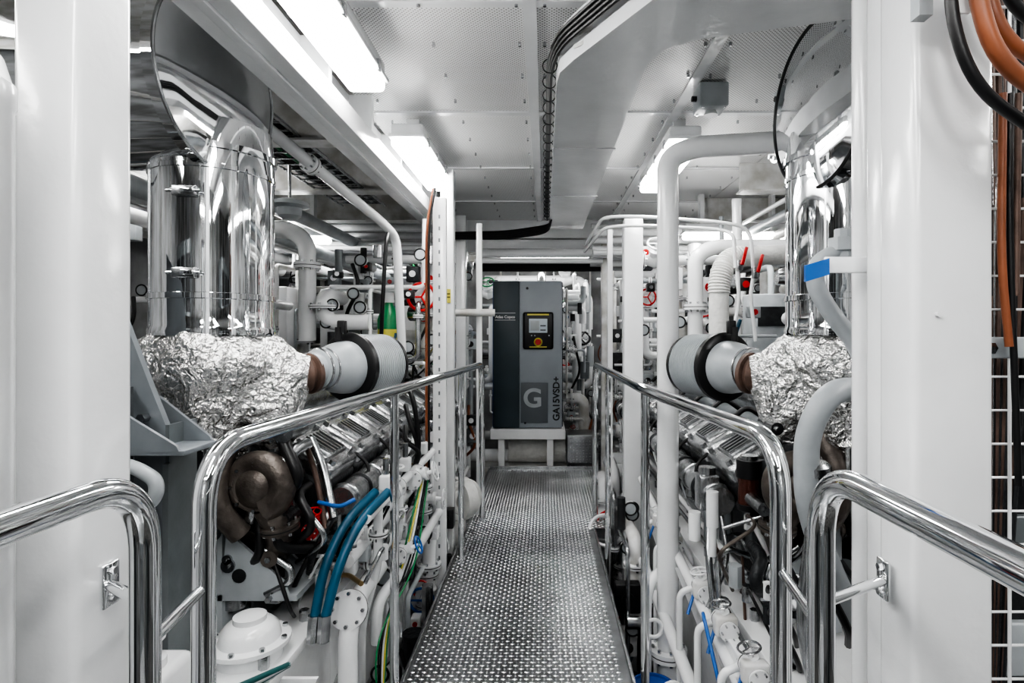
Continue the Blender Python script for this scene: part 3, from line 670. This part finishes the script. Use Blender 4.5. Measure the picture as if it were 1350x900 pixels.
b=B('coolant_pipe'); b.tube([(.90,3.4,1.2),(.90,3.4,1.70),(1.0,3.4,1.76),(1.9,3.4,1.76)],.045,WHITE,.12,18); b.flange((.90,3.4,1.4),(0,0,1),.07,WHITE)
b.done()
b=B('coolant_pipe'); b.tube([(-1.46,3.5,1.2),(-1.46,3.5,1.80),(-1.56,3.5,1.88),(-2.4,3.5,1.88)],.052,WHITE,.14,18); b.flange((-1.46,3.5,1.66),(0,0,1),.08,WHITE); b.done()
b=B('gas_cylinder'); b.lathe((-1.0,3.65,.4),(0,0,1),[(0,.07),(.87,.07),(.872,.07)],YEL,24); b.lathe((-1.0,3.65,1.27),(0,0,1),[(0,.071),(.06,.071),(.11,.055),(.15,.03),(.17,.025)],GREEN,24)
b.lathe((-1.0,3.65,1.44),(0,0,1),[(0,.035),(.06,.035),(.07,.05),(.10,.05),(.11,.02)],WHITE,16); b.cyl((-1.0,3.65,-.75),(-1.0,3.65,.4),.068,YEL); b.done()
b=B('control_cabinet'); b.box((-2.3,4.3,.6),(-1.95,4.5,1.60),WHITE,.01); b.cyl((-2.05,4.29,1.42),(-2.05,4.3,1.42),.03,RED); b.box((-2.2,4.29,1.2),(-2.1,4.3,1.28),GREY); b.done()
b=B('control_cabinet'); b.box((-1.70,4.3,1.0),(-1.42,4.5,1.58),WHITE,.01); b.box((-1.60,4.285,1.42),(-1.52,4.30,1.50),BLACK,.004); b.box((-1.48,4.285,1.32),(-1.45,4.30,1.36),RED); b.done()
b=B('control_cabinet'); b.box((1.6,4.4,.6),(2.1,4.6,1.55),GREYW,.01); b.box((1.65,4.385,1.3),(1.9,4.4,1.45),DGREY); b.done()
b=B('warning_label'); b.box((-.575,3.295,1.42),(-.545,3.299,1.50),YEL); b.box((-.572,3.293,1.45),(-.548,3.2955,1.455),BLACK); b.box((-.572,3.293,1.47),(-.548,3.2955,1.475),BLACK); b.done()

# ------------------------------------------------------------------ dense pipework
def clutter(name,x0,x1,y0,y1,z0,z1,nv,nh,seed,small=20,nval=6):
    r=random.Random(seed); b=B(name)
    mats=[WHITE,WHITE,WHITE,WHITE2,WHITE,GREYW,STEEL]
    for i in range(nh):
        y=r.uniform(y0,y1); z=r.uniform(z0,z1); a=r.uniform(x0,x1); c=r.uniform(x0,x1)
        if abs(a-c)<.5: a,c=x0,x1
        if a>c:a,c=c,a
        rad=r.choice([.012,.016,.022,.03,.04,.055]); e=r.choice([-1,1])*r.uniform(.15,.5)
        b.tube([(a,y,z),(c-.1,y,z),(c-.1,y+.02,z+e)],rad,r.choice(mats),rad*2.6,12)
        for q in range(r.randint(0,2)): b.flange((r.uniform(a,c-.2),y,z),(1,0,0),rad*1.8,WHITE,.01,6)
        if r.random()<.4: b.valve((r.uniform(a+.05,c-.2),y,z),(1,0,0),(0,-.7,.7),rad*1.0,WHITE,r.choice([WHITE,RED,BLUE2,BLACK,WHITE,GREEN]))
    for i in range(nv):
        x=r.uniform(x0,x1); y=r.uniform(y0,y1); rad=r.choice([.012,.018,.025,.035,.05])
        za=r.uniform(z0,(z0+z1)/2); zb=r.uniform((z0+z1)/2,z1); e=r.choice([-1,1])*r.uniform(.1,.4)
        if x1-x0<.4: e*=.3
        b.tube([(x+e,y+.03,za),(x,y,za),(x,y,zb),(x,y+.3,zb)],rad,r.choice(mats),rad*2.6,12)
        if r.random()<.6: b.flange((x,y,r.uniform(za+.05,zb-.05)),(0,0,1),rad*1.8,WHITE,.01,6)
        if r.random()<.35: b.valve((x,y,r.uniform(za+.1,zb-.1)),(0,0,1),(0,-1,0),rad*.9,WHITE,r.choice([WHITE,RED,BLACK,BLUE2]))
    for i in range(small):
        x=r.uniform(x0,x1); y=r.uniform(y0,y0+(y1-y0)*.4); z=r.uniform(z0,z1); k=r.random()
        if k<.35:
            s=r.uniform(.04,.13); b.cb((x,y,z),(s,.06,s*r.uniform(.8,1.6)),r.choice([WHITE,GREYW,DGREY,GREY,WHITE,BLACK]),.006)
            b.cyl((x,y-.03,z),(x,y-.036,z),s*.25,r.choice([BLACK,RED,STEEL,WHITE]))
        elif k<.6:
            b.tube([(x,y,z),(x+r.uniform(-.1,.1),y-.05,z-.15),(x+r.uniform(-.15,.15),y,z-.35),(x+r.uniform(-.2,.2),y+.1,z-.6)],r.choice([.006,.009,.012]),r.choice([BLACK,BLACK,DGREY,BLUE,ORANGE,STEEL]),.1,8)
        elif k<.8:
            b.cyl((x,y-.03,z),(x,y,z),.035,WHITE); b.cyl((x,y-.033,z),(x,y-.03,z),.029,GREYW); b.torus((x,y-.03,z),(0,1,0),.034,.005,BLACK)
        else:
            b.cyl((x,y,z),(x,y,z+r.uniform(.06,.18)),r.uniform(.02,.05),r.choice([DGREY,WHITE,STEEL,GREY,DGREY]),seg=16)
    return b.done()
clutter('seawater_pipework',-2.85,-.75,5.0,6.6,-.2,1.98,34,26,1,90)
clutter('cooling_pipework',.60,2.85,5.0,6.6,-.2,1.98,34,26,2,90)
clutter('ballast_pipework',-.75,.6,6.2,7.2,-.1,1.98,18,18,3,30)
clutter('fuel_pipework',-2.85,-1.85,3.3,4.9,.7,2.0,18,12,4,50)
clutter('fuel_pipework',1.75,2.85,3.3,4.9,.7,2.0,18,12,5,50)
clutter('bilge_pipework',-.70,-.56,2.3,4.8,-.6,.30,14,3,6,40)
clutter('bilge_pipework',.40,.58,2.7,4.8,-.6,.30,12,3,8,30)
clutter('lube_oil_pipework',-1.0,-.62,4.92,5.25,.2,1.9,14,8,9,40)
clutter('lube_oil_pipework',.62,1.1,4.92,5.25,.2,1.8,14,8,10,40)
clutter('instrument_pipework',-1.35,-.66,3.4,4.5,1.05,1.75,9,5,21,34)
clutter('instrument_pipework',.62,1.3,3.5,4.6,1.05,1.75,9,5,22,34)
clutter('air_pipework',.22,.5,5.7,6.6,.1,1.7,4,16,11,14)
b=B('overhead_pipework')
r=random.Random(5)
for i in range(16):
    x=r.uniform(-2.8,-1.5); z=r.uniform(1.85,2.06); b.cyl((x,2.2,z),(x,7,z),r.choice([.015,.025,.035,.045]),r.choice([WHITE,WHITE,GREYW,WHITE2]))
for i in range(14):
    x=r.uniform(1.4,2.8); z=r.uniform(1.85,2.06); b.cyl((x,2.2,z),(x,7,z),r.choice([.015,.025,.035,.045]),r.choice([WHITE,WHITE,GREYW,WHITE2]))
for i in range(12):
    y=r.uniform(4.6,5.15); z=r.uniform(1.75,2.2); rr=r.choice([.012,.02,.03,.04]); b.cyl((-3,y,z),(-.7,y,z),rr,WHITE); b.cyl((.4,y+.05,z-.03),(3,y+.05,z-.03),rr,WHITE)
b.cyl((-.6,4.9,1.87),(.5,4.9,1.87),.025,WHITE); b.cyl((-.6,5.0,1.95),(.5,5.0,1.95),.04,WHITE)
for k in range(6): b.cyl((-.55,5.05,1.80+k*.012),(.55,5.05,1.80+k*.012),.006,BLACK,seg=8)
b.done()

# ------------------------------------------------------------------ world, camera
w=bpy.data.worlds.new('world'); bpy.context.scene.world=w; w.use_nodes=True
w.node_tree.nodes['Background'].inputs[0].default_value=(.84,.88,.92,1); w.node_tree.nodes['Background'].inputs[1].default_value=.3
cam=bpy.data.cameras.new('camera'); co=bpy.data.objects.new('camera',cam); bpy.context.collection.objects.link(co)
co.location=(0,0,1.24); co.rotation_euler=(math.pi/2,0,0); cam.lens=20; cam.sensor_width=36; cam.shift_x=-.0319; cam.shift_y=-.0074; cam.clip_start=.05
sc=bpy.context.scene; sc.camera=co
sc.view_settings.view_transform='AgX'
try: sc.view_settings.look='AgX - High Contrast'
except Exception as e: print(e)
sc.view_settings.exposure=.40
